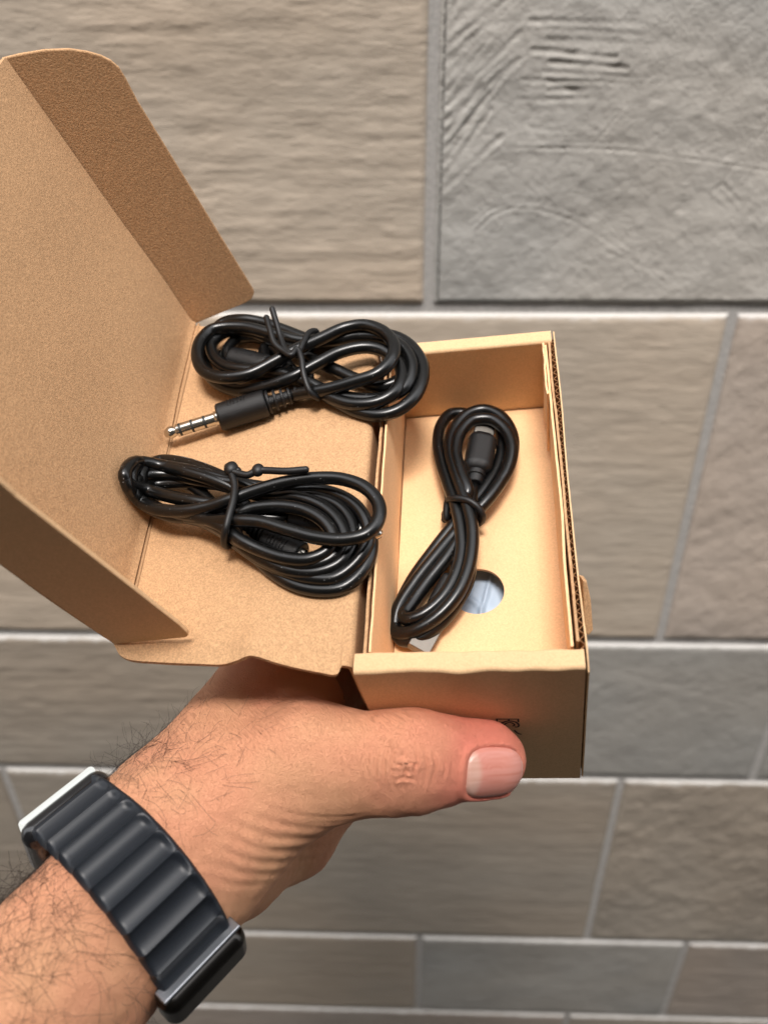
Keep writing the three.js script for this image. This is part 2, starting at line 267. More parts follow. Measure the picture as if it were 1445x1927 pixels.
const box = thing('cardboard_box', 'open brown cardboard box held in the hand, lid swung up at left', 'box');
box.position.copy(boxO); box.quaternion.copy(boxQ);
{
  const th = 0.0014;
  // front and back wall: one card rolled over the rim
  const rollWall = (yo, yi, zi, x0, x1, sd, dent) => {
    const prof = [], r = 0.0011, s = Math.sign(yi - yo);
    prof.push([yo, 0.0002]); for (let k = 1; k <= 8; k++) prof.push([yo, (BH - r) * k / 8]);
    for (let k = 1; k <= 4; k++) { const t = k / 4 * Math.PI / 2; prof.push([yo + s * r * (1 - Math.cos(t)), BH - r + r * Math.sin(t)]); }
    for (let k = 1; k <= 4; k++) prof.push([lerp(yo + s * r, yi - s * r, k / 4), BH]);
    for (let k = 1; k <= 4; k++) { const t = k / 4 * Math.PI / 2; prof.push([yi - s * r + s * r * Math.sin(t), BH - r + r * Math.cos(t)]); }
    for (let k = 1; k <= 4; k++) prof.push([yi, lerp(BH - r, zi, k / 4)]);
    const n = prof.length - 1;
    return sheet((u, v) => {
      const q = v * n, i = Math.min(Math.floor(q), n - 1), p = [lerp(prof[i][0], prof[i + 1][0], q - i), lerp(prof[i][1], prof[i + 1][1], q - i)], x = lerp(x0, x1, u);
      const top = smooth(BH - 0.012, BH, p[1]);
      const nz = 0.00012 * noise3(x * 200, p[0] * 300, sd) + 0.00025 * noise3(x * 45, 0, sd + 5) - dent * 0.4 * Math.exp(-Math.pow((x - 0.027) / 0.004, 2)) * 0.0009;
      return V(x, p[0] + s * top * nz * 1.2, p[1] + top * nz);
    }, 60, n, 0.0007, s);
  };
  const front = part('front_wall', rollWall(0, 0.0057, ZF - 0.004, 0, BW - 0.0008, 3, 1), M.kraftOuter, box);
  part('back_wall', rollWall(BL, BL - 0.0057, ZF - 0.002, 0.0004, BW - 0.0012, 8, 0), M.kraftOuter, box);
  // printed mark on the front, partly behind the thumb
  {
    const P = (px, py) => { const p = onY(px, py, -0.00012); return [p.x, p.z]; };
    const strip = (pts, w, closedPath) => { const c = new THREE.CatmullRomCurve3(pts.map(([x, y]) => V(x, -0.00012, y)), false, 'centripetal'); const a = []; const n = 24; const L = [], Rr = []; for (let i = 0; i <= n; i++) { const p = c.getPoint(i / n), t = c.getTangent(i / n); L.push([p.x - t.z * w, p.z + t.x * w]); Rr.unshift([p.x + t.z * w, p.z - t.x * w]); } const s = new THREE.Shape(); [...L, ...Rr].forEach(([x, y], i) => i ? s.lineTo(x, y) : s.moveTo(x, y)); const g = new THREE.ExtrudeGeometry(s, { depth: 0.00006, bevelEnabled: false }); g.rotateX(Math.PI / 2); g.translate(0, -0.0001, 0); return g; };
    const Z = (l) => l.map(([x, y]) => P(867 + x * 0.1301, 1281 + y * 0.1301));
    const gs = [strip(Z([[500, 556], [838, 556]]), 0.00018), strip(Z([[826, 552], [830, 596]]), 0.00026), strip(Z([[690, 556], [694, 586]]), 0.00022), strip(Z([[520, 552], [520, 740]]), 0.00022),
      strip(Z([[560, 720], [570, 640], [620, 598], [700, 582], [790, 598], [836, 638], [820, 668], [778, 668]]), 0.00024), strip(Z([[600, 720], [610, 660], [650, 618], [705, 604], [758, 620], [774, 642], [748, 656]]), 0.0002), strip(Z([[770, 716], [820, 758], [872, 776]]), 0.00024)];
    part('printed_mark', mergeGeometries(gs), M.ink, front);
  }
  // left wall of the tray: inner liners; its outer card continues into the side panel below
  const inner = (x, t, y0, y1, z0, z1, sd) => sheet((u, v) => V(x + 0.0004 * noise3(u * 5, v * 3, sd), lerp(y0, y1, u), lerp(z0, z1, v) + (v === 1 ? 0.0005 * noise3(u * 22, 1, sd) : 0)), 40, 8, t, 1);
  const left = part('left_wall', inner(0.0042, 0.0006, 0.0062, BL - 0.006, ZF - 0.002, BH - 0.0004, 2), M.insert, box);
  part('liner', inner(0.0026, 0.0008, 0.004, BL - 0.004, 0.001, BH - 0.0012, 9), M.kraft, left);
  // right wall: liners, corrugated core and outer liner, edges open to the top
  const right = part('right_wall', sheet((u, v) => V(BW - 0.0034 - 0.0002 * v + 0.0004 * noise3(u * 5, v * 2, 31), lerp(BL - 0.006, 0.0062, u), lerp(ZF - 0.002, BH - 0.0008, v) + (v === 1 ? 0.0006 * noise3(u * 25, 1, 4) : 0)), 40, 8, 0.0007, 1), M.insert, box);
  part('liner', sheet((u, v) => V(BW - 0.0024 + 0.0003 * noise3(u * 6, v, 51), lerp(BL - 0.004, 0.0075, u), lerp(0.001, BH - 0.0006, v) + (v === 1 ? 0.0005 * noise3(u * 30, 2, 6) : 0)), 50, 4, 0.0007, 1), M.kraft, right);
  part('liner', sheet((u, v) => V(BW - 0.0044 + 0.0003 * noise3(u * 6, v, 71), lerp(BL - 0.0065, BL - 0.030, u), lerp(ZF + 0.004, BH + 0.0004, v) + (v === 1 ? 0.0004 * noise3(u * 18, 2, 16) : 0)), 30, 4, 0.0006, 1), M.insert, right);
  part('fluting', sheet((u, v) => V(BW - 0.0010 + 0.00055 * Math.sin(u * Math.PI * 2 * 42), lerp(BL - 0.003, 0.005, u), lerp(0.001, BH - 0.0016, v) + 0.0003 * noise3(u * 60, 3, 2) * v), 420, 2, 0.00018, 1), M.flute, right);
  part('outer_liner', sheet((u, v) => V(BW + 0.0003 * noise3(u * 4, v * 3, 61), lerp(0.0005, BL - 0.001, u), lerp(0.0002, BH - 0.0002, v) + (v === 1 ? 0.0005 * noise3(u * 30, 5, 8) - 0.004 * Math.pow(1 - u, 30) : 0)), 60, 8, 0.0004, 1), M.kraftOuter, right);
  // bottom, raised floor with its round hole
  part('bottom_panel', new THREE.BoxGeometry(BW - 0.002, BL - 0.002, 0.0014).translate(BW / 2, BL / 2, 0.001), M.kraft, box);
  {
    const hc = onZ(901, 1112, ZF), x0 = 0.0046, x1 = BW - 0.0033, y0 = 0.0064, y1 = BL - 0.0063, s = new THREE.Shape();
    s.moveTo(x0, y0); s.lineTo(x1, y0); s.lineTo(x1, y1); s.lineTo(x0, y1); s.closePath();
    const h = new THREE.Path(); h.absarc(hc.x - 0.0004, hc.y, 0.0080, 0, Math.PI * 2, true); s.holes.push(h);
    const g = new THREE.ExtrudeGeometry(s, { depth: 0.0010, bevelEnabled: true, bevelThickness: 0.0001, bevelSize: 0.0001, bevelOffset: -0.0001, curveSegments: 40 }); g.translate(0, 0, ZF - 0.0011);
    part('floor_insert', g, M.insert, box);
    box.userData.hole = [hc.x, hc.y];
  }
  // side panel under the two coiled cables, folding down over the tray's left wall
  const hT = onZ(362, 612, BH), hB = onZ(215, 1213, BH);
  const edge = [[215, 1213, 0], [226, 1232, -0.4], [243, 1241, -0.6], [300, 1246, -0.2], [370, 1249, 0], [420, 1250, 0.2], [445, 1243, 1.2], [468, 1234, 2.4], [486, 1236, 2.2], [520, 1247, 1.0], [560, 1257, 0.3], [600, 1265, 0], [632, 1269, -0.4], [645, 1258, -0.8], [658, 1252, -1]].map(([x, y, dz]) => onZ(x, y, BH + dz / 1000));
  const edgeC = new THREE.CatmullRomCurve3(edge, false, 'centripetal');
  const backR = V(0, 0.1205, BH), rb = 0.0026;
  const panelA = sheet((u, v) => {
    const w = Math.min(u / 0.8, 1);
    const f = edgeC.getPoint(w), b = hT.clone().lerp(backR, w), q = Math.pow(v, 1);
    const p = V(lerp(f.x, b.x, q), lerp(f.y, b.y, q), lerp(f.z, b.z, smooth(0, 0.16, v)));
    p.z += 0.0003 * noise3(p.x * 60, p.y * 60, 3) * smooth(0, 0.1, v);
    // dents: the buckled front edge and the pressed spot under the lower coil
    p.z -= 0.0009 * Math.exp(-Math.pow((p.x + 0.048) / 0.006, 2) - Math.pow((p.y - 0.0115) / 0.004, 2)) ;
    p.z += 0.0007 * Math.exp(-Math.pow((p.x + 0.028) / 0.012, 2) - Math.pow((p.y - 0.0095) / 0.0022, 2));
    const xe = -0.0038; let s = (u - 0.8) / 0.2;
    if (p.x > xe && u <= 0.8) p.x = xe + (p.x - xe) * 0.2;
    if (s > 0) {
      const ang = clamp(s / 0.35, 0, 1) * Math.PI / 2; p.x = xe + 0.0006 + rb * Math.sin(ang); p.z += -rb * (1 - Math.cos(ang)) - (s > 0.35 ? (s - 0.35) / 0.65 * 0.06 : 0);
    }
    return p;
  }, 110, 90, 0.0012, 1);
  part('side_panel', panelA, M.kraft, box);
  // crease bead along the fold between side panel and lid
  const up = V(-0.15598942, -0.06825749, 0.98539749), h = hT.clone().sub(hB).normalize(); up.addScaledVector(h, -h.dot(up)).normalize();
  const bn = V().crossVectors(h, up);
  const reach = (p0, t, px, py) => toLocal(at(px, py, depthOf(p0.clone().addScaledVector(up, t))));
  const tEnd = reach(hT, 0.1016, 5, 110), bDir = reach(hB, 0.0446, 0, 1062).sub(hB).normalize(), bEnd = hB.clone().addScaledVector(bDir, 0.104);
  part('lid_panel', sheet((u, v) => { const a = hB.clone().lerp(bEnd, v), b = hT.clone().lerp(tEnd, v); const p = a.lerp(b, u); return p.addScaledVector(bn, 0.0005 * noise3(u * 4, v * 4, 77) + 0.0010 * Math.exp(-v * 90) ); }, 60, 60, 0.0014, -1), M.kraft, box);
  const bead = (x, r) => tubeAlong([hB.clone().addScaledVector(h, 0.003).add(V(x, 0, 0.0001)), hB.clone().lerp(hT, 0.5).add(V(x, 0, 0.0001)), hT.clone().add(V(x, 0, 0.0001))], r, 60, 8);
  part('crease', mergeGeometries([bead(0.0026, 0.00045), bead(0.0009, 0.0006)]), M.kraft, box);
  // flaps at both ends of the lid
  const eC = bn.clone().multiplyScalar(Math.cos(0.42)).addScaledVector(h, Math.sin(0.42));
  const nC = V().crossVectors(tEnd.clone().sub(hT), eC).normalize(); if (nC.dot(eyeL.clone().sub(hT)) < 0) nC.negate();
  const cPts = [[478, 545, 0], [479, 553, 0], [474, 563, 0], [462, 571, 0]].map(([x, y]) => onPlane(x, y, hT, nC));
  const cTop = [[36, 102], [85, 94], [130, 92], [165, 97], [190, 104], [210, 114], [225, 127], [238, 148], [262, 194], [268, 203]].map(([x, y]) => onPlane(x, y, hT, nC));
  part('end_flap', board([hT, ...cPts.reverse(), ...cTop.reverse(), tEnd], nC, 0.0013, 0.0004), M.kraft, box);
  const eD = bn.clone().multiplyScalar(Math.cos(-0.03)).addScaledVector(h, Math.sin(-0.03));
  const nD = V().crossVectors(bEnd.clone().sub(hB), eD).normalize(); if (nD.dot(eyeL.clone().sub(hB)) < 0) nD.negate();
  const dPts = [[350, 1200], [355, 1196], [352, 1190], [335, 1174], [30, 935], [24, 929], [0, 908], [-130, 800]].map(([x, y]) => onPlane(x, y, hB, nD));
  part('end_flap', board([hB, ...dPts, bEnd], nD, 0.0013, 0.0003), M.kraftOuter, box);
  // locking tab standing out past the right wall
  const tb = [[1096, 1092], [1104, 1094], [1112, 1130], [1116, 1186], [1108, 1196], [1100, 1192]].map(([x, y]) => onPlane(x, y, V(BW + 0.001, 0.03, 0.05), V(0.25, -1, 0.6).normalize()));
  part('locking_tab', board(tb, V(0.25, -1, 0.6), 0.004, 0.0004), M.kraft, box);
}
// what lies under the raised floor, seen through the round hole
{
  const [hx, hy] = box.userData.hole; delete box.userData.hole;
  const bag = thing('plastic_bag', 'blue grey glossy plastic bag seen through the round hole in the box floor', 'plastic bag');
  bag.position.copy(toWorld(V(BW / 2, 0.04, 0.0025))); bag.quaternion.copy(boxQ);
  part('film', sheet((u, v) => {
    const x = lerp(-0.023, 0.023, u), y = lerp(-0.03, 0.04, v), X = x + BW / 2 - hx, Y = y + 0.04 - hy, e = Math.min(u, 1 - u, v, 1 - v);
    let z = 0.0365 * smooth(0, 0.2, e) + 0.0010 * fbm(x * 120, y * 60, 3, 3);
    z += 0.0008 * Math.exp(-Math.pow((X - 0.001 - 0.25 * Y) / 0.0008, 2)) + 0.0009 * Math.exp(-Math.pow((Math.hypot(X + 0.006, Y + 0.004) - 0.006) / 0.001, 2));
    return V(x, y, z);
  }, 120, 140, 0.0003, 1), M.bag, bag);
}

// ---------------------------------------------------------------- cables
// waypoints are [x, y, height mm] read from an enlarged part of the photograph, on the surface the coil lies on
function cableThing(name, label, group, base, center, scale, off) {
  const t = thing(name, label, 'cable', group), o = V(center[0], center[1], base);
  t.position.copy(toWorld(o)); t.quaternion.copy(boxQ);
  const P = ([x, y, hgt]) => {
    const p = onZ(off[0] + x / scale, off[1] + y / scale, base + hgt / 1000), to = eyeL.clone().sub(p).normalize();
    if (base === BH) for (let k = 0; k < 80 && p.x < -0.0678 - 0.034 * (p.y - 0.01) - 0.156 * (p.z - BH) + 0.0040; k++) p.addScaledVector(to, 0.0003);   // loops lean on the lid
    return p.sub(o);
  };
  return { t, P };
}
const lathe = (prof, a, b, seg = 28) => {                          // prof: [distance along axis, radius] in metres, axis from a towards b
  const g = new THREE.LatheGeometry(prof.map(([l, r]) => new THREE.Vector2(Math.max(r, 1e-5), l)), seg), d = b.clone().sub(a).normalize();
  g.applyQuaternion(new THREE.Quaternion().setFromUnitVectors(V(0, 1, 0), d)); g.translate(a.x, a.y, a.z); return g;
};
function audioPlug(t, tip, rear, R, jackLen, cut = 0, label) {                     // tip of the jack to the rear of the strain relief
  const d = rear.clone().sub(tip), L = d.length(); d.normalize(); const A = (s) => tip.clone().addScaledVector(d, s), j = 0.00205, bodyEnd = L * 0.76;
  const body = part('plug', lathe([[jackLen, 0], [jackLen, R - 0.0005], [jackLen + 0.0004, R - 0.0001], [jackLen + 0.001, R], [bodyEnd - 0.001, R], [bodyEnd - 0.0003, R - 0.0002], [bodyEnd, R - 0.0012], [bodyEnd, 0.0017]], tip, rear), M.plug, t);
  // strain relief: a core with proud ribs
  const ribs = [], n = 5, l0 = bodyEnd, l1 = L;
  ribs.push(lathe([[l0 - 0.0005, 0.0021], [l1, 0.0018], [l1, 0]], tip, rear));
  for (let k = 0; k < n; k++) { const s = lerp(l0 + 0.0006, l1 - 0.0008, k / (n - 1)), r = lerp(R * 0.86, 0.0024, k / (n - 1)); ribs.push(lathe([[s - 0.0005, 0.0015], [s - 0.00045, r - 0.0001], [s - 0.0003, r], [s + 0.0003, r], [s + 0.00045, r - 0.0001], [s + 0.0005, 0.0015]], tip, rear)); }
  part('strain_relief', mergeGeometries(ribs), M.plug, body);
  { // grip ribs across the top of the plug
    const g = [], side = V().crossVectors(d, V(0, 0, 1)).normalize(), upv = V().crossVectors(side, d);
    for (let k = 0; k < 6; k++) { const s = jackLen + 0.0042 + k * 0.0011, pts = []; for (let q = -4; q <= 4; q++) { const a = 0.35 + q * 0.11; pts.push(A(s).addScaledVector(upv, Math.cos(a) * (R + 0.00005)).addScaledVector(side, -Math.sin(a) * (R + 0.00005))); } g.push(tubeAlong(pts, 0.0002, 10, 5)); }
    part('grip_ribs', mergeGeometries(g), M.plug, body);
  }
  const jk = part('jack', lathe([[0, 0], [0.0002, 0.0009], [0.0012, 0.0017], [0.0018, 0.0020], [0.0030, 0.0019], [0.0036, 0.0015], [0.0039, 0.0015], [0.0042, j], [jackLen - 0.0012, j], [jackLen - 0.0011, 0.0024], [jackLen, 0.0024]], tip, rear), M.steel, t);
  for (const f of [0.30, 0.52, 0.75]) { const s = f * jackLen; part('insulating_ring', lathe([[s - 0.00042, j * 0.9], [s - 0.00038, j + 0.00004], [s + 0.00038, j + 0.00004], [s + 0.00042, j * 0.9]], tip, rear), M.ring, jk); }
}
// ---- upper coil
{
  const { t, P } = cableThing('audio_cable', 'black audio cable coil with four pole jack pointing left, upper one on the side panel', 'coiled audio cables on the side panel', BH, [-0.034, 0.095], 2.58, [300, 540]);
  const path = [[640, 527, 4.2], [690, 516, 5], [760, 508, 6], [850, 490, 7], [950, 460, 8.2], [1060, 420, 9], [1125, 355, 9.4], [1138, 285, 9.4], [1090, 220, 9.2], [1000, 187, 9], [900, 200, 9], [780, 253, 9.4], [650, 312, 10], [560, 362, 10], [430, 425, 10], [300, 440, 10], [215, 405, 10], [184, 330, 10], [205, 255, 10], [262, 206, 9.5], [400, 195, 8.4], [560, 232, 7.2], [690, 262, 6],
    [830, 262, 5.6], [960, 240, 5.6], [1090, 250, 5.6], [1185, 300, 5.2], [1226, 390, 4.4], [1190, 490, 3.6], [1090, 540, 3.4], [970, 545, 3.6], [830, 515, 4.2], [700, 455, 5.8], [560, 412, 6.2], [420, 403, 6.6], [320, 384, 6.6], [264, 335, 6.6], [256, 275, 6.6], [310, 222, 6.2], [420, 212, 5.6], [560, 262, 5], [700, 330, 4.2],
    [860, 405, 3.6], [960, 450, 3.4], [1080, 484, 3.2], [1165, 450, 3.2], [1192, 380, 3.4], [1160, 300, 3.4], [1060, 246, 3.2], [900, 255, 3], [760, 262, 3.2], [600, 208, 4], [500, 174, 5], [400, 160, 6], [310, 176, 5.4], [240, 250, 4], [216, 340, 3.4], [262, 450, 3.4], [370, 502, 3.8], [500, 490, 5.4], [640, 440, 7.4], [760, 376, 7.8], [880, 316, 7.6], [1000, 293, 6.8], [1090, 312, 6], [1160, 372, 5.2], [1176, 440, 4.8], [1140, 512, 4.8], [1060, 558, 4.6], [950, 570, 4.6], [850, 545, 4.4], [740, 490, 3.6], [620, 430, 2.6], [520, 360, 2.4], [520, 290, 2.2], [640, 256, 2.2], [800, 250, 2.2], [1000, 226, 2.2],
    [1160, 248, 2.4], [1258, 335, 2.6], [1280, 430, 2.4], [1236, 535, 2.2], [1150, 602, 2.0], [1060, 623, 2], [960, 604, 2], [860, 558, 2], [740, 480, 2], [640, 400, 2], [560, 300, 2], [480, 245, 2.2], [390, 250, 2.8], [335, 300, 3.4], [335, 350, 3.4], [400, 400, 2.6], [500, 420, 2.2], [600, 405, 2.4]].map(P);
  part('cord', tubeAlong(path, 0.00212, 1500, 16), M.cord, t);
  audioPlug(t, P([25, 716, 2.2]), P([678, 516, 4.4]), 0.00455, 0.0180);
  audioPlug(t, P([205, 312, 2.4]), P([640, 412, 3.2]), 0.0040, 0.0135);
  // twist tie with two cut ends standing up
  const tie = [[548, 108, 16], [572, 185, 14], [590, 250, 12.6], [618, 312, 12.4], [668, 320, 12.6], [700, 270, 12.6], [726, 222, 11.6], [760, 215, 9], [765, 240, 6], [740, 300, 1.2], [735, 420, 1], [760, 530, 2], [770, 540, 4.6], [735, 515, 8], [702, 430, 11], [690, 350, 12.6], [668, 300, 13.4], [640, 330, 13.6], [600, 310, 13.6], [560, 275, 14.2], [536, 205, 15.4], [520, 148, 16]].map(P);
  part('tie', tubeAlong(tie, 0.00100, 320, 10), M.tie, t);
}
// ---- lower coil
{
  const { t, P } = cableThing('audio_cable', 'black audio cable coil, the lower one, with looser big loop towards the tray', 'coiled audio cables on the side panel', BH, [-0.034, 0.045], 2.58, [200, 820]);
  const path = [[700, 400, 5], [600, 372, 5.6], [480, 395, 6], [360, 382, 6.2], [240, 352, 6.4], [160, 305, 7], [148, 262, 7], [230, 240, 6], [380, 230, 5], [560, 235, 5], [700, 250, 5.4],
    [860, 290, 5.6], [1000, 292, 5.6], [1120, 335, 5.6], [1190, 420, 5.4], [1195, 520, 5.2], [1130, 618, 5], [1020, 662, 5], [900, 655, 5], [780, 610, 5], [680, 550, 5.4], [590, 480, 6.2], [440, 405, 6.6], [300, 385, 7],
    [180, 330, 7.6], [104, 240, 8.2], [98, 170, 8.6], [140, 128, 9], [230, 140, 9.2], [380, 166, 9.4], [500, 192, 9.2], [620, 225, 8.4], [760, 250, 7], [900, 262, 6.4], [1060, 268, 6.2], [1180, 315, 6.2], [1255, 400, 6], [1272, 510, 5], [1215, 612, 4.2], [1110, 690, 3.8], [990, 692, 3.8], [860, 655, 4], [730, 590, 4.4], [620, 510, 5.4], [520, 420, 6], [430, 395, 6.2], [320, 378, 5],
    [220, 330, 4], [170, 260, 4], [180, 170, 5], [260, 122, 6.6], [360, 128, 7.6], [470, 160, 8.4], [570, 202, 8.6], [690, 250, 7.2], [800, 300, 6.8], [920, 298, 7.2], [1050, 345, 7.2], [1130, 420, 7], [1155, 500, 6.6], [1085, 600, 6.2], [960, 630, 6.2], [840, 600, 6.2], [720, 545, 6.6], [620, 495, 8.4], [560, 455, 8.6],
    [470, 415, 7], [340, 385, 6], [230, 350, 5], [170, 300, 5], [160, 240, 4.6], [230, 200, 4.6], [380, 230, 4], [520, 330, 3], [620, 470, 2.4], [700, 560, 2.2], [800, 655, 2], [920, 726, 1.9], [1040, 750, 1.9], [1150, 735, 1.9], [1240, 660, 2], [1285, 560, 2.4], [1280, 470, 2.6], [1220, 360, 3], [1080, 300, 3.4], [900, 320, 4], [740, 360, 7.4], [640, 378, 9.2], [720, 352, 9.6], [860, 343, 9.6], [970, 365, 9.4], [1060, 420, 9], [1100, 490, 8.4], [1070, 560, 8], [980, 600, 8], [880, 596, 8], [760, 560, 8.4], [660, 512, 9.4], [560, 440, 9.6],
    [470, 400, 9], [350, 375, 8.6], [220, 345, 8.4], [150, 300, 8.2], [125, 240, 8.6], [130, 165, 9], [190, 135, 9.4], [300, 150, 9.6], [420, 172, 9.6], [540, 215, 9], [680, 245, 8], [790, 300, 6], [820, 350, 5], [760, 385, 5], [680, 345, 5.4], [630, 270, 7.4], [540, 224, 9], [400, 180, 9.8], [260, 145, 10], [165, 127, 10], [112, 150, 10], [90, 195, 10], [112, 232, 10], [200, 263, 10], [330, 300, 10], [450, 322, 10], [560, 340, 9], [690, 375, 7.4], [800, 400, 6], [870, 390, 5], [840, 335, 5], [740, 290, 6], [600, 250, 7], [450, 215, 7.6], [300, 190, 7.4], [190, 195, 7.6], [140, 240, 8], [138, 285, 8.8], [168, 320, 9.6], [250, 356, 10.2], [380, 366, 10.6], [500, 345, 11], [600, 312, 11.8], [700, 275, 12], [870, 226, 12.4], [1020, 206, 12.4], [1150, 212, 12.2], [1260, 255, 12], [1322, 330, 11.6], [1318, 415, 11.4], [1262, 478, 11.4], [1150, 505, 11.4], [1020, 495, 11.6], [880, 458, 12], [750, 420, 12.2], [640, 412, 12], [520, 412, 9.6], [400, 398, 7]].map(P);
  part('cord', tubeAlong(path, 0.00192, 1900, 16), M.cord, t);
  audioPlug(t, P([1120, 690, 2.2]), P([680, 420, 5.2]), 0.0040, 0.0128);
  audioPlug(t, P([1342, 480, 3.8]), P([770, 360, 4]), 0.0036, 0.0128);
  const tie = [[968, 165, 15.5], [880, 172, 15.5], [770, 168, 15.2], [735, 168, 15.4], [690, 190, 15], [650, 185, 15], [600, 168, 15.2], [592, 160, 14.6], [610, 190, 14.8], [624, 240, 14.6], [618, 310, 14.6], [594, 400, 14], [580, 460, 12.6], [572, 515, 9], [590, 535, 5], [640, 500, 1], [640, 400, 0.8], [640, 260, 0.9], [600, 160, 5], [590, 150, 10], [610, 150, 14], [640, 170, 15]].map(P);
  part('tie', tubeAlong(tie, 0.00108, 320, 10), M.tie, t);
  part('tie_knot', mergeGeometries([[607, 160, 15.2, 0.0021], [737, 167, 15.3, 0.00185]].map(([x, y, hh, r]) => { const p = P([x, y, hh]); return new THREE.SphereGeometry(r, 16, 12).scale(1, 1.15, 0.85).translate(p.x, p.y, p.z); })), M.tie, t);
}
// ---- charging cable inside the tray
{
  const { t, P } = cableThing('usb_cable', 'short black charging cable coiled inside the tray beside the round hole', null, ZF, [0.028, 0.06], 2.752, [640, 580]);
  const path = [[690, 930, 6], [680, 985, 7], [660, 1060, 7], [640, 1140, 6.4], [560, 1280, 6], [450, 1420, 5.4], [370, 1530, 5.4], [330, 1590, 6], [350, 1610, 7], [420, 1590, 7.6], [520, 1510, 8], [590, 1400, 8.4], [628, 1260, 8.6], [622, 1130, 9], [600, 1030, 9.2], [562, 920, 8.6], [530, 820, 8], [508, 700, 7.4], [522, 610, 6.6], [570, 550, 6], [640, 545, 5], [740, 570, 4.4], [820, 620, 4], [838, 720, 4], [812, 830, 4.4], [750, 930, 5.2], [670, 1030, 5.6], [590, 1120, 5.4],
    [480, 1260, 4.6], [380, 1400, 4], [310, 1540, 3.8], [282, 1630, 4], [300, 1680, 5], [380, 1672, 6.6], [500, 1600, 8], [600, 1490, 9], [660, 1360, 9.6], [684, 1220, 10], [680, 1110, 10.4], [650, 1000, 10.6], [600, 860, 10.4], [568, 740, 10], [584, 640, 9.6], [650, 556, 9.2], [740, 527, 8.8], [830, 560, 8.6], [888, 650, 8.4], [890, 760, 8.2], [842, 880, 8.2], [772, 980, 8.2], [690, 1070, 7.4], [600, 1160, 6.6],
    [490, 1290, 6.2], [380, 1430, 5.6], [300, 1560, 5], [288, 1660, 4], [320, 1716, 3.4], [400, 1712, 4], [520, 1630, 5], [620, 1500, 6], [668, 1380, 6.6], [660, 1240, 7], [620, 1120, 7.4], [640, 1010, 9], [660, 950, 10.6], [625, 850, 11], [598, 740, 10.8], [625, 640, 10.6], [690, 580, 10.2], [780, 576, 9.8], [855, 630, 9.4], [890, 720, 9], [870, 830, 8.4], [800, 940, 8], [720, 1040, 7], [640, 1150, 3], [600, 1330, 2.4], [590, 1450, 2.6], [575, 1530, 3]].map(P);
  part('cord', tubeAlong(path, 0.00209, 1500, 16), M.cord, t);
  // small plug with a flat metal mouth, lying in the upper loop
  {
    const a = P([742, 655, 7]), b = P([705, 855, 7]), d = b.clone().sub(a), L = d.length(), mid = a.clone().lerp(b, 0.5); d.normalize();
    const zz = V(0.25, 0, 1).normalize(), xx = V().crossVectors(d, zz).normalize(), z2 = V().crossVectors(xx, d), basis = (p) => new THREE.Matrix4().makeBasis(xx, d, z2).setPosition(p);
    const plug = part('plug', new RoundedBoxGeometry(0.0096, L, 0.0076, 8, 0.0036).applyMatrix4(basis(mid)), M.plug, t);
    part('strain_relief', mergeGeometries([lathe([[L, 0.0031], [L + 0.0006, 0.0030], [L + 0.0042, 0.0026], [L + 0.0046, 0.0022], [L + 0.0046, 0]], a, b), lathe([[L + 0.0015, 0.0033], [L + 0.0019, 0.0033], [L + 0.002, 0.002]], a, b)]), M.plug, plug);
    const mouth = a.clone().addScaledVector(d, -0.0022);
    part('metal_mouth', new RoundedBoxGeometry(0.0070, 0.0052, 0.0022, 3, 0.0006).applyMatrix4(basis(mouth)), M.shell, t);
  }
  // flat USB plug at the other end, leaning on the floor by the front wall
  {
    const a = P([545, 1590, 2.6]), b = P([432, 1795, 2.6]), d = b.clone().sub(a), L = d.length(); d.normalize();
    const xx = V().crossVectors(d, V(0, 0, 1)).normalize(), zz = V().crossVectors(xx, d).addScaledVector(xx, -0.35).normalize(); xx.crossVectors(d, zz);
    const basis = (p) => new THREE.Matrix4().makeBasis(xx, d, zz).setPosition(p);
    part('usb_shell', new RoundedBoxGeometry(0.0068, L, 0.0040, 3, 0.0004).applyMatrix4(basis(a.clone().lerp(b, 0.5).addScaledVector(xx, 0.002))), M.shell, t);
    part('plug', new RoundedBoxGeometry(0.0095, 0.012, 0.0062, 4, 0.0018).applyMatrix4(basis(a.clone().addScaledVector(d, -0.006).addScaledVector(xx, 0.002))), M.plug, t);
  }
  const tie = [[548, 915, 1.5], [556, 985, 4], [548, 1090, 5.5], [556, 1000, 9], [590, 985, 12], [660, 995, 13], [712, 1030, 12], [738, 1075, 9.6], [722, 1112, 5], [660, 1120, 1], [580, 1100, 1.2], [545, 1060, 3], [540, 1095, 4.6]].map(P);
  part('tie', tubeAlong(tie, 0.0011, 200, 10), M.tie, t);
}

// ---------------------------------------------------------------- hand and forearm: one distance field, meshed by surface nets
const WR = at(305, 1622, 0.222);                                     // the wrist: origin of the hand's axes
const hp = (px, py, d) => at(px, py, d / 1000).sub(WR);              // pixel + depth in mm
const hb = (x, y, z) => toWorld(V(x / 1000, y / 1000, z / 1000)).sub(WR);   // box axes in mm
const hy = (px, py, y) => toWorld(onY(px, py, y / 1000)).sub(WR);
const E0 = hp(-70, 2058, 186), W0 = hp(305, 1622, 222), deep = camZ.clone().multiplyScalar(-0.013);
const armAxis = W0.clone().sub(hp(145, 1808, 205)).normalize();
const TH = { cmc: hp(405, 1555, 230), mcp: hp(585, 1440, 229), ip: hy(775, 1432, -13.2), tip: hy(920, 1429, -10.3) };
const bone = (a, b, ra, rb) => ({ a, b, ra: ra / 1000, rb: rb / 1000, d: b.clone().sub(a), l2: b.clone().sub(a).lengthSq() });
const wristU = W0.clone().add(deep), elbowU = E0.clone().add(deep);
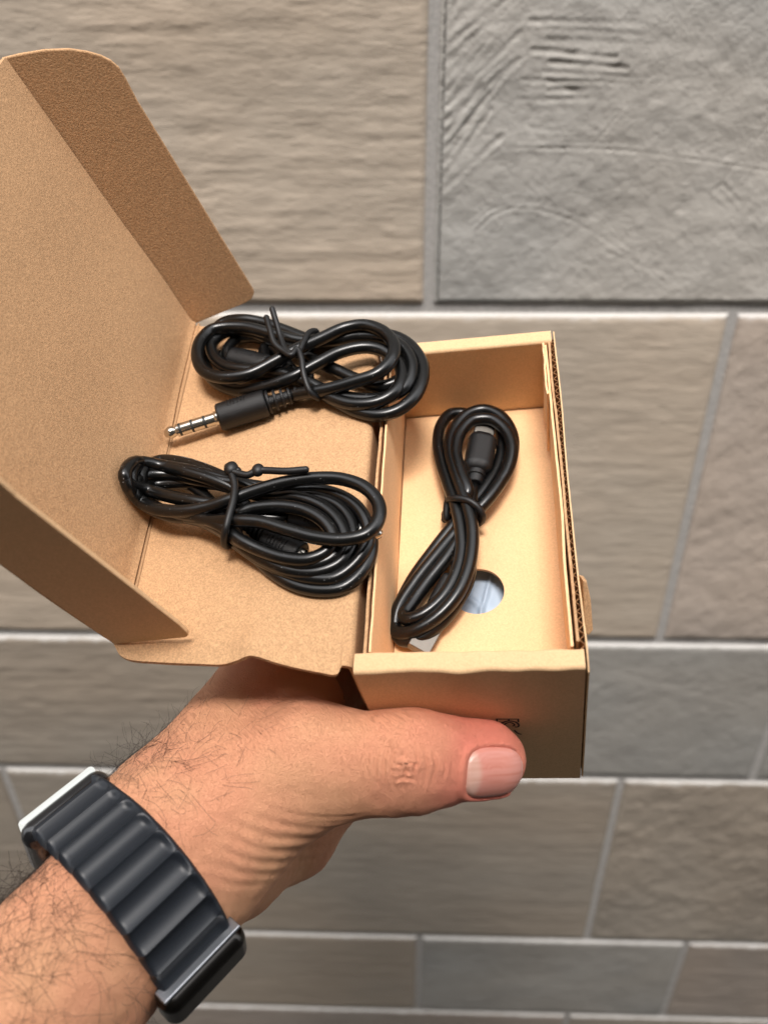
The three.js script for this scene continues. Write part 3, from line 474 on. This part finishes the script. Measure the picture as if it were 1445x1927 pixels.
const K = { idx0: hp(335, 1560, 234), idx1: hb(-29.5, 37, 33), mid1: hb(-28, 36, 2), ring1: hb(-28, 22, -17), pin0: hp(440, 1615, 262), pin1: hp(548, 1562, 280), pin2: hb(-26, 5, -19) };
const palmBones = [bone(E0, W0, 23.6, 20.6), bone(elbowU, wristU, 22.6, 19), bone(W0, K.idx0, 22.0, 19.5), bone(K.idx0, K.idx1, 20, 13), bone(wristU, hp(390, 1590, 252), 22, 20), bone(hp(390, 1590, 252), K.mid1, 19, 13), bone(hp(400, 1600, 256), K.ring1, 18, 13), bone(wristU, K.pin0, 18.5, 15.2), bone(K.pin0, K.pin1, 15.2, 13.5), bone(K.pin1, K.pin2, 14.5, 12)];
const thumbBones = [bone(hp(360, 1590, 229), TH.cmc, 21, 21), bone(TH.cmc, TH.mcp, 21, 15.6), bone(TH.mcp, TH.ip, 15.6, 12.4), bone(TH.ip, TH.tip, 12.4, 9.9)];
const web = bone(hp(560, 1400, 242), hp(590, 1330, 258), 11, 10);
const fingerBones = [[K.idx1, hb(-13, 62, 7), hb(6, 70, -9.5), hb(22, 72, -8.2), 13, 9.5, 8.4, 7.4], [K.mid1, hb(-4, 52, -16), hb(18, 54, -11), hb(38, 52, -8.6), 13, 9.6, 8.6, 7.6], [K.ring1, hb(4, 37, -19), hb(26, 39, -12), hb(44, 37, -8.4), 13, 9.2, 8.2, 7.4], [K.pin2, hb(3, 20, -18), hb(21, 23, -11), hb(35, 22, -7.6), 12, 8.4, 7.4, 6.6]].map(([a, b, c, d, r0, r1, r2, r3]) => [bone(a, b, r0, r1), bone(b, c, r1, r2), bone(c, d, r2, r3)]);
const capsule = (b, x, y, z) => { const px = x - b.a.x, py = y - b.a.y, pz = z - b.a.z; let t = (px * b.d.x + py * b.d.y + pz * b.d.z) / b.l2; t = t < 0 ? 0 : t > 1 ? 1 : t; const qx = px - t * b.d.x, qy = py - t * b.d.y, qz = pz - t * b.d.z; return Math.sqrt(qx * qx + qy * qy + qz * qz) - (b.ra + (b.rb - b.ra) * t); };
const smin = (a, b, k) => { const h = Math.max(k - Math.abs(a - b), 0) / k; return Math.min(a, b) - h * h * h * k / 6; };
function coarse(x, y, z) {
  let p = 1; for (const b of palmBones) p = smin(p, capsule(b, x, y, z), 0.012);
  let th = 1; for (const b of thumbBones) th = smin(th, capsule(b, x, y, z), 0.008);
  let f = 1; for (const fb of fingerBones) { let q = 1; for (const b of fb) q = smin(q, capsule(b, x, y, z), 0.004); f = smin(f, q, 0.0025); }
  p = smin(p, f, 0.008);
  p = smin(p, capsule(web, x, y, z), 0.014);
  return smin(p, th, 0.018);
}
// thumb frame: along the last bone, across, and out of the nail
const nailC = hp(907, 1440, 225);
const nailR = (u, v) => { const e = u > 0 ? 2.5 : 3.2; return Math.pow(Math.pow(Math.abs(u), e) + Math.pow(Math.abs(v), e), 1 / e); };
const tAx = TH.tip.clone().sub(TH.ip).normalize(), nailN = EYE.clone().sub(WR).sub(nailC).normalize();
nailN.addScaledVector(tAx, -nailN.dot(tAx)).normalize();
nailN.addScaledVector(V().crossVectors(tAx, nailN), 0.22).normalize();
const tSide = V().crossVectors(nailN, tAx).normalize();              // up in the picture
// surface frame for skin folds: along the arm, across, both seen from the thumb side
const sideN = camZ.clone().addScaledVector(armAxis, -camZ.dot(armAxis)).normalize(), acr = V().crossVectors(sideN, armAxis).normalize();
const folds = [];
const foldLine = (pts, w, dep) => { const cv = new THREE.CatmullRomCurve3(pts.map(([x, y, d]) => hp(x, y, d))), q = cv.getPoints(pts.length * 5); for (let i = 0; i < q.length - 1; i++) folds.push({ ...bone(q[i], q[i + 1], 0, 0), w, dep: dep * Math.pow(Math.sin(Math.PI * (i + 0.5) / (q.length - 1)), 0.8) }); };
// creases where the thenar folds, fanning towards the thumb
for (const [pts, w, dep] of [
  [[[430, 1520, 212], [520, 1548, 214], [600, 1556, 218], [665, 1545, 224]], 1.1, 0.3], [[[400, 1535, 214], [500, 1572, 216], [590, 1576, 220], [660, 1562, 228]], 1.3, 0.4], [[[390, 1560, 214], [470, 1592, 216], [560, 1602, 222], [640, 1585, 232]], 1.3, 0.42], [[[380, 1588, 216], [460, 1614, 219], [540, 1624, 226], [620, 1606, 236]], 1.3, 0.36], [[[380, 1615, 218], [440, 1638, 222], [520, 1646, 230], [590, 1632, 240]], 1.2, 0.3], [[[390, 1650, 220], [440, 1664, 224], [510, 1666, 232]], 1.1, 0.25], [[[480, 1512, 211], [560, 1532, 214], [650, 1534, 220], [700, 1526, 224]], 0.9, 0.24], [[[340, 1545, 210], [420, 1590, 214], [470, 1625, 220]], 1.2, 0.16], [[[330, 1590, 210], [390, 1630, 214], [430, 1660, 220]], 1.2, 0.16],
]) foldLine(pts, w / 1000, dep * 0.38 / 1000);
// knuckle wrinkles over the thumb joint
const kn = [[[752, 1392], [741, 1415], [737, 1445], [742, 1480], [757, 1508]], [[734, 1398], [725, 1425], [722, 1455], [728, 1490]], [[712, 1405], [706, 1440], [710, 1480]], [[694, 1412], [690, 1445], [695, 1470]], [[768, 1396], [761, 1420], [765, 1448], [758, 1475], [768, 1505]], [[781, 1400], [786, 1428], [779, 1455], [786, 1488]], [[797, 1402], [803, 1435], [800, 1470], [793, 1495]], [[814, 1410], [819, 1440], [813, 1478]], [[834, 1415], [838, 1445], [834, 1470]], [[738, 1436], [752, 1440], [770, 1436], [790, 1441]], [[740, 1468], [760, 1464], [784, 1470]]];
for (const l of kn) foldLine(l.map(([x, y]) => [x, y, 217 + (x - 700) * 0.03]), 0.0006, 0.00021);
function surfaceDepth(f) { // push the crease paths onto the skin once the coarse shape is known
  for (const e of [f.a, f.b]) { for (let i = 0; i < 30; i++) { const d = coarse(e.x, e.y, e.z); if (Math.abs(d) < 1e-5) break; const v = WR.clone().add(e).sub(EYE).normalize(); e.addScaledVector(v, d * 0.8); } }
  f.d = f.b.clone().sub(f.a); f.l2 = f.d.lengthSq();
}
folds.forEach(surfaceDepth);
function field(x, y, z) {
  let d = coarse(x, y, z);
  if (Math.abs(d) > 0.004) return d;
  // tendons and slow unevenness
  d -= 0.0006 * noise3(x * 70, y * 70, z * 70) + 0.00022 * noise3(x * 260, y * 260, z * 260);
  // fine skin relief, drawn out across the limb
  const s = x * armAxis.x + y * armAxis.y + z * armAxis.z, c = x * acr.x + y * acr.y + z * acr.z, q = x * sideN.x + y * sideN.y + z * sideN.z;
  d -= 0.00007 * noise3(s * 1100, c * 500, q * 500);
  for (const f of folds) { const e = capsule(f, x, y, z); if (e < f.w * 3) d += f.dep * (Math.exp(-e * e / (f.w * f.w)) - 0.5 * Math.exp(-Math.pow((e - 1.6 * f.w) / (0.8 * f.w), 2))); }
  // bed of the nail: a shallow seat with a raised fold round its root and sides
  const nx = x - nailC.x, ny = y - nailC.y, nz = z - nailC.z, a = nx * tAx.x + ny * tAx.y + nz * tAx.z, b = nx * tSide.x + ny * tSide.y + nz * tSide.z, o = nx * nailN.x + ny * nailN.y + nz * nailN.z;
  if (o > -0.009 && Math.abs(a) < 0.014 && Math.abs(b) < 0.012) {
    const e = nailR(a / 0.0083, b / 0.0069);
    d += 0.0009 * (1 - smooth(0.9, 1.02, e)) - 0.0006 * Math.exp(-Math.pow((e - 1.12) / 0.1, 2)) * (a > 0.006 ? 0.3 : 1);
  }
  return d;
}
function meshField(lo, hi, cell) {
  const n = [0, 1, 2].map((k) => Math.ceil((hi.getComponent(k) - lo.getComponent(k)) / cell) + 1), B = 8, val = new Map();
  const nb = n.map((q) => Math.ceil(q / B)), blocks = [];
  for (let c = 0; c < nb[2]; c++) for (let b = 0; b < nb[1]; b++) for (let a = 0; a < nb[0]; a++) {
    const x = lo.x + (a + 0.5) * B * cell, y = lo.y + (b + 0.5) * B * cell, z = lo.z + (c + 0.5) * B * cell;
    if (Math.abs(coarse(x, y, z)) < B * cell * 0.9 + 0.002) blocks.push([a, b, c]);
  }
  const vid = new Map(), pos = [], idx = [], S = B + 1, cache = new Float64Array(S * S * S), quads = [];
  const key = (i, j, k) => (k * n[1] + j) * n[0] + i;
  for (const [a, b, c] of blocks) {
    for (let k = 0; k < S; k++) for (let j = 0; j < S; j++) for (let i = 0; i < S; i++) cache[(k * S + j) * S + i] = field(lo.x + (a * B + i) * cell, lo.y + (b * B + j) * cell, lo.z + (c * B + k) * cell);
    const g = (i, j, k) => cache[(k * S + j) * S + i];
    for (let k = 0; k < B; k++) for (let j = 0; j < B; j++) for (let i = 0; i < B; i++) {
      let m = 0, cnt = 0, sx = 0, sy = 0, sz = 0; const c8 = [];
      for (let q = 0; q < 8; q++) { const v = g(i + (q & 1), j + (q >> 1 & 1), k + (q >> 2)); c8.push(v); if (v < 0) m |= 1 << q; }
      if (m === 0 || m === 255) continue;
      for (let q = 0; q < 8; q++) for (const bit of [1, 2, 4]) if (!(q & bit)) { const p = q | bit; if ((c8[q] < 0) !== (c8[p] < 0)) { const t = c8[q] / (c8[q] - c8[p]); sx += (q & 1) + (bit === 1 ? t : 0); sy += (q >> 1 & 1) + (bit === 2 ? t : 0); sz += (q >> 2) + (bit === 4 ? t : 0); cnt++; } }
      const I = a * B + i, J = b * B + j, Kk = c * B + k;
      vid.set(key(I, J, Kk), pos.length / 3);
      pos.push(lo.x + (I + sx / cnt) * cell, lo.y + (J + sy / cnt) * cell, lo.z + (Kk + sz / cnt) * cell);
      const s0 = c8[0] < 0;
      if (s0 !== (c8[1] < 0)) quads.push([I, J, Kk, 0, s0]); if (s0 !== (c8[2] < 0)) quads.push([I, J, Kk, 1, s0]); if (s0 !== (c8[4] < 0)) quads.push([I, J, Kk, 2, s0]);
    }
  }
  const O = [[[0, -1, 0], [0, -1, -1], [0, 0, -1]], [[0, 0, -1], [-1, 0, -1], [-1, 0, 0]], [[-1, 0, 0], [-1, -1, 0], [0, -1, 0]]];
  for (const [i, j, k, ax, s] of quads) {
    const v = [vid.get(key(i, j, k)), ...O[ax].map(([x, y, z]) => vid.get(key(i + x, j + y, k + z)))]; if (v.some((q) => q === undefined)) continue;
    s ? idx.push(v[0], v[1], v[2], v[0], v[2], v[3]) : idx.push(v[0], v[2], v[1], v[0], v[3], v[2]);
  }
  return { pos, idx };
}
const person = thing('person', 'left hand with hairy forearm and thumb clamped on the box front', 'person');
person.position.copy(WR);
let skinMesh;
{
  const lo = V(1, 1, 1), hi = V(-1, -1, -1);
  for (const b of [...palmBones, ...thumbBones, ...fingerBones.flat()]) for (const [p, r] of [[b.a, b.ra], [b.b, b.rb]]) { lo.min(p.clone().subScalar(r + 0.006)); hi.max(p.clone().addScalar(r + 0.006)); }
  const { pos, idx } = meshField(lo, hi, 0.00052);
  // the mesh may come out inside-out: orient by the field
  const g = new THREE.BufferGeometry(); g.setAttribute('position', new THREE.Float32BufferAttribute(pos, 3)); g.setIndex(idx);
  {
    const a = V().fromArray(pos, idx[0] * 3), b = V().fromArray(pos, idx[1] * 3), c = V().fromArray(pos, idx[2] * 3), nn = b.clone().sub(a).cross(c.clone().sub(a)).normalize(), m = a.add(b).add(c).divideScalar(3);
    if (field(m.x + nn.x * 0.001, m.y + nn.y * 0.001, m.z + nn.z * 0.001) < field(m.x - nn.x * 0.001, m.y - nn.y * 0.001, m.z - nn.z * 0.001)) { for (let i = 0; i < idx.length; i += 3) { const t = idx[i]; idx[i] = idx[i + 1]; idx[i + 1] = t; } g.setIndex(idx); }
  }
  g.computeVertexNormals();
  const col = [], n = pos.length / 3, uv = [];
  const thumbTip = TH.tip, kc = hp(765, 1445, 222);
  for (let i = 0; i < n; i++) {
    const x = pos[i * 3], y = pos[i * 3 + 1], z = pos[i * 3 + 2];
    const m = 0.08 * fbm(x * 90, y * 90, z * 90, 4) + 0.025 * noise3(x * 900, y * 900, z * 900);
    // blood under the skin: the pressed thumb end is redder, the knuckle a little browner
    const dt = Math.hypot(x - thumbTip.x, y - thumbTip.y, z - thumbTip.z), dk = Math.hypot(x - kc.x, y - kc.y, z - kc.z);
    const red = Math.exp(-Math.pow(dt / 0.024, 2)) * 0.75 + 0.3 * fbm(x * 60 + 3, y * 60, z * 60, 3), br = Math.exp(-Math.pow(dk / 0.011, 2)) * (0.5 + 0.5 * noise3(x * 300, y * 300, z * 300));
    const R0 = 0.66 * (1 + m) * (1 - 0.12 * br), G0 = 0.318 * (1 + m * 1.3) * (1 - 0.58 * red) * (1 - 0.2 * br), B0 = 0.178 * (1 + m * 1.4) * (1 - 0.36 * red) * (1 - 0.2 * br);
    col.push(R0, G0, B0);
    const c = x * acr.x + y * acr.y + z * acr.z, q = x * sideN.x + y * sideN.y + z * sideN.z, s = x * armAxis.x + y * armAxis.y + z * armAxis.z;
    uv.push(s + q * 0.35, c + q * 0.6);
  }
  g.setAttribute('color', new THREE.Float32BufferAttribute(col, 3)); g.setAttribute('uv', new THREE.Float32BufferAttribute(uv, 2));
  const w = wrapNoise(256), w2 = wrapNoise(512), w3 = wrapNoise(64), tex = dataTex(1024, (i, j, o) => { const a = Math.abs(w(i / 8 + w3(i / 16, j / 16) * 0.6, j / 4)), b = Math.abs(w(i / 4, j / 8)); o[0] = o[1] = o[2] = 90 + 110 * Math.min(a, b) * 2 + 26 * w2(i / 2, j / 2); }, false, 1 / 0.032);
  const skin = new THREE.MeshPhysicalMaterial({ vertexColors: true, roughness: 0.55, bumpMap: tex, bumpScale: 0.00033, specularIntensity: 0.55, sheen: 0.15, sheenRoughness: 0.5, sheenColor: new THREE.Color(0.9, 0.5, 0.35) });
  skinMesh = part('arm', g, skin, person);
  // thumbnail laid on its bed
  const S = 26, npos = [], ncol = [], nidx = [];
  const hit = (a, b) => { const p = nailC.clone().addScaledVector(tAx, a).addScaledVector(tSide, b).addScaledVector(nailN, 0.012); for (let k = 0; k < 60; k++) { const d = coarse(p.x, p.y, p.z); p.addScaledVector(nailN, -d * 0.8); if (d < 2e-5) break; } return p; };
  for (let j = 0; j <= S; j++) for (let i = 0; i <= S; i++) {
    let u = i / S * 2 - 1, v = j / S * 2 - 1; const k = 1 / nailR(u, v) * Math.max(Math.abs(u), Math.abs(v)); const sq = (u || v) ? k : 1; u *= sq; v *= sq;
    const a = u * 0.0083, b = v * 0.0068, p = hit(a, b), rim = nailR(u, v);
    p.addScaledVector(nailN, 0.0002 - 0.0007 * smooth(0.92, 1, rim) * (u > 0.6 ? 0.3 : 1) + (u > 0.7 ? 0.0005 * (u - 0.7) : 0));
    npos.push(p.x, p.y, p.z);
    const lun = 1 - smooth(-0.72, -0.5, u - 0.22 * (1 - v * v) + 0.1), tipw = smooth(0.93, 0.97, u - 0.02 * v * v), n1 = 0.04 * noise3(u * 1.5, v * 14, 3);
    ncol.push(lerp(lerp(0.55, 0.57, lun), 0.60, tipw) + n1, lerp(lerp(0.225, 0.33, lun), 0.38, tipw) + n1, lerp(lerp(0.175, 0.26, lun), 0.30, tipw) + n1);
  }
  for (let j = 0; j < S; j++) for (let i = 0; i < S; i++) { const q = j * (S + 1) + i; nidx.push(q, q + 1, q + S + 2, q, q + S + 2, q + S + 1); }
  const ng = new THREE.BufferGeometry(); ng.setAttribute('position', new THREE.Float32BufferAttribute(npos, 3)); ng.setAttribute('color', new THREE.Float32BufferAttribute(ncol, 3)); ng.setIndex(nidx); ng.computeVertexNormals();
  part('thumbnail', ng, new THREE.MeshPhysicalMaterial({ vertexColors: true, roughness: 0.34, specularIntensity: 0.7, clearcoat: 0.25, clearcoatRoughness: 0.3 }), person, 'pale pink thumbnail with a white half moon at its root');
}

// ---------------------------------------------------------------- wristwatch round the forearm
{
  const watch = thing('wristwatch', 'black smart watch with ribbed slate rubber band on the wrist', 'watch');
  const C = hp(222, 1690, 214).add(deep.clone().multiplyScalar(0.5));   // middle of the band on the arm's axis
  const ez = camZ.clone().addScaledVector(armAxis, -camZ.dot(armAxis)).normalize(), axis = armAxis.clone().applyAxisAngle(ez, -0.13), ey = V().crossVectors(axis, ez).normalize();   // ey: towards the back of the wrist (upper left)
  if (ey.dot(camY) < 0) ey.negate();
  watch.position.copy(WR).add(C);
  const dir = (a) => ey.clone().multiplyScalar(Math.cos(a)).addScaledVector(ez, Math.sin(a));
  // skin outline in the band's plane
  const NA = 180, rad = [];
  for (let i = 0; i < NA; i++) { const a = i / NA * 2 * Math.PI, d = dir(a); let lo = 0.005, hi = 0.06; for (let k = 0; k < 26; k++) { const m = (lo + hi) / 2, p = C.clone().addScaledVector(d, m); coarse(p.x, p.y, p.z) < 0 ? lo = m : hi = m; } rad.push(lo); }
  const skinR = (a) => { const q = ((a / (2 * Math.PI)) % 1 + 1) % 1 * NA, i = Math.floor(q), t = q - i; return lerp(rad[i % NA], rad[(i + 1) % NA], t); };
  const lift = (a) => 0.0032 * (1 - smooth(0.2, 0.8, a));             // the band climbs to the end of the case
  const ringP = (a, s, h) => dir(a).multiplyScalar(skinR(a) + h + (a > 0.15 && a < 3 ? lift(a) : 0)).addScaledVector(axis, s);
  const rubber = new THREE.MeshPhysicalMaterial({ color: srgb(29, 33, 39), roughness: 0.42, specularIntensity: 0.8 });
  const darkSteel = new THREE.MeshStandardMaterial({ color: srgb(62, 60, 58), metalness: 1, roughness: 0.22 });
  const brightEdge = new THREE.MeshStandardMaterial({ color: srgb(150, 153, 158), metalness: 1, roughness: 0.42 });
  const caseMat = new THREE.MeshPhysicalMaterial({ color: srgb(16, 16, 18), roughness: 0.22, clearcoat: 0.6 });
  const glass = new THREE.MeshPhysicalMaterial({ color: srgb(8, 8, 9), roughness: 0.04, emissive: srgb(248, 250, 244), emissiveIntensity: 0.55 });  // white glow stands in for bright sky mirrored in the glass
  // arc length table from the back of the wrist round the thumb side
  const halfW = 0.0107, A0 = 0.2, A1 = 2.40, table = [[A0, 0]]; { let p = ringP(A0, 0, 0.002), s = 0; for (let k = 1; k <= 400; k++) { const a = lerp(A0, A1, k / 400), q = ringP(a, 0, 0.002); s += q.distanceTo(p); p = q; table.push([a, s]); } }
  const total = table[400][1], angAt = (s) => { let i = 1; while (i < 400 && table[i][1] < s) i++; const [a0, s0] = table[i - 1], [a1, s1] = table[i]; return lerp(a0, a1, (s - s0) / (s1 - s0)); };
  const NL = Math.round(total / 0.0062), pitch = total / NL;
  for (let k = 0; k < NL; k++) {
    const s0 = k * pitch + 0.00004, s1 = (k + 1) * pitch - 0.00004;
    part(numbered('band_link'), sheet((u, v) => {
      const s = lerp(s0, s1, u), w = lerp(-halfW, halfW, v), e = Math.min(v, 1 - v) * 2 * halfW;
      const eh = (1 - v) * 2 * halfW, scoop = Math.pow(Math.sin(Math.PI * clamp(u, 0, 1)), 0.7) * smooth(0.0004, 0.0026, eh - 0.0010 * Math.pow(2 * u - 1, 2)), endR = 1 - Math.pow(1 - clamp(e / 0.0011, 0, 1), 2);
      const seam = Math.min(u, 1 - u) * pitch, sr = 1 - Math.pow(1 - clamp(seam / 0.0004, 0, 1), 2);
      return ringP(angAt(s), w, 0.0006 + 0.0032 * (0.4 + 0.6 * endR) - 0.0016 * scoop - 0.00008 * (1 - sr));
    }, 22, 30, 0.0022, 1), rubber, watch);
  }
  // inner side of the band goes on round the hidden side of the wrist
  part('band_strap', sheet((u, v) => ringP(lerp(A1 + 0.25, 2 * Math.PI - 0.45, u), lerp(-halfW, halfW, v), 0.0034), 60, 8, 0.0024, 1), rubber, watch);
  // case on the back of the wrist
  {
    const ca = -0.26, r0 = skinR(ca), base = dir(ca).multiplyScalar(r0 + 0.0022), m = new THREE.Matrix4().makeBasis(axis.clone(), V().crossVectors(dir(ca), axis).normalize(), dir(ca)).setPosition(base);
    const cs = part('watch_case', new RoundedBoxGeometry(0.0255, 0.0275, 0.0080, 6, 0.0038).applyMatrix4(m), caseMat, watch);
    part('watch_screen', new RoundedBoxGeometry(0.0225, 0.0245, 0.0024, 5, 0.00115).applyMatrix4(m.clone().multiply(new THREE.Matrix4().makeTranslation(0, 0, 0.0040))), glass, cs);
    part('crown', new THREE.CylinderGeometry(0.0034, 0.0034, 0.0022, 24).rotateZ(Math.PI / 2).applyMatrix4(m.clone().multiply(new THREE.Matrix4().makeTranslation(0.0136, 0.008, 0.0004))), darkSteel, cs);
  }
  // clasp on the palm side
  {
    const a = A1 + 0.24, d = dir(a), tan = dir(a + Math.PI / 2), m = new THREE.Matrix4().makeBasis(axis.clone(), V().crossVectors(d, axis).normalize(), d).setPosition(d.clone().multiplyScalar(skinR(a) + 0.0034));
    const cl = part('clasp', new RoundedBoxGeometry(0.0250, 0.0130, 0.0086, 6, 0.0034).applyMatrix4(m), darkSteel, watch);
    const m2 = ringP(A1 + 0.012, 0, 0.0036), dd = dir(A1);
    part('clasp_edge', new RoundedBoxGeometry(0.0236, 0.0011, 0.0042, 3, 0.0004).applyMatrix4(new THREE.Matrix4().makeBasis(axis.clone(), V().crossVectors(dd, axis).normalize(), dd).setPosition(m2)), brightEdge, cl);
  }
  // body hair on forearm and back of the wrist
  const pos = skinMesh.geometry.attributes.position, nor = skinMesh.geometry.attributes.normal, hair = [];
  const back = ey, hr = new THREE.MeshStandardMaterial({ color: srgb(38, 27, 20), roughness: 0.6 });
  let made = 0, guard = 0;
  const addHair = (p, n, len, flow, rr0) => {
    const pts = [p.clone().addScaledVector(n, -0.0003)], d = n.clone().multiplyScalar(0.9).addScaledVector(flow, 0.9).normalize(), curl = V(rr(-1, 1), rr(-1, 1), rr(-1, 1));
    for (let k = 1; k <= 5; k++) { curl.add(V(rr(-1, 1), rr(-1, 1), rr(-1, 1)).multiplyScalar(0.7)); d.addScaledVector(flow, 0.2).addScaledVector(n, -0.16).addScaledVector(curl, 0.36).normalize(); pts.push(pts[k - 1].clone().addScaledVector(d, len / 5)); }
    for (const q of pts.slice(1)) { const e = coarse(q.x, q.y, q.z); if (e < 0.0003) q.addScaledVector(n, 0.0004 - e); }
    const g = new THREE.TubeGeometry(new THREE.CatmullRomCurve3(pts), 9, rr0, 3); g.deleteAttribute('uv'); hair.push(g);
  };
  while (made < 2400 && guard++ < 90000) {
    const i = Math.floor(rnd() * pos.count), p = V().fromBufferAttribute(pos, i), n = V().fromBufferAttribute(nor, i), rel = p.clone().sub(C), s = rel.dot(axis), b = rel.dot(ey) / 0.025;
    if (Math.abs(s) < halfW + 0.0005 || n.dot(camZ) < -0.35 || s > 0.062) continue;
    let dens = s < 0 ? 0.25 + 0.75 * smooth(-0.5, 0.6, b) : smooth(-0.1, 0.7, b) * (1 - smooth(0.012, 0.055, s)) * 0.75;
    if (rnd() > dens) continue;
    const flow = axis.clone().multiplyScalar(s < 0 ? rr(-0.5, 0.6) : rr(-0.2, 0.8)).addScaledVector(ey, rr(-0.9, 0.4));
    addHair(p, n, rr(0.005, 0.0125) * (s > 0.03 ? 0.6 : 1), flow.normalize(), rr(0.00002, 0.000038)); made++;
  }
  const hm = part('arm_hair', mergeGeometries(hair), hr, person); hm.userData.kind = 'stuff';
}

renderer.render(scene, camera);
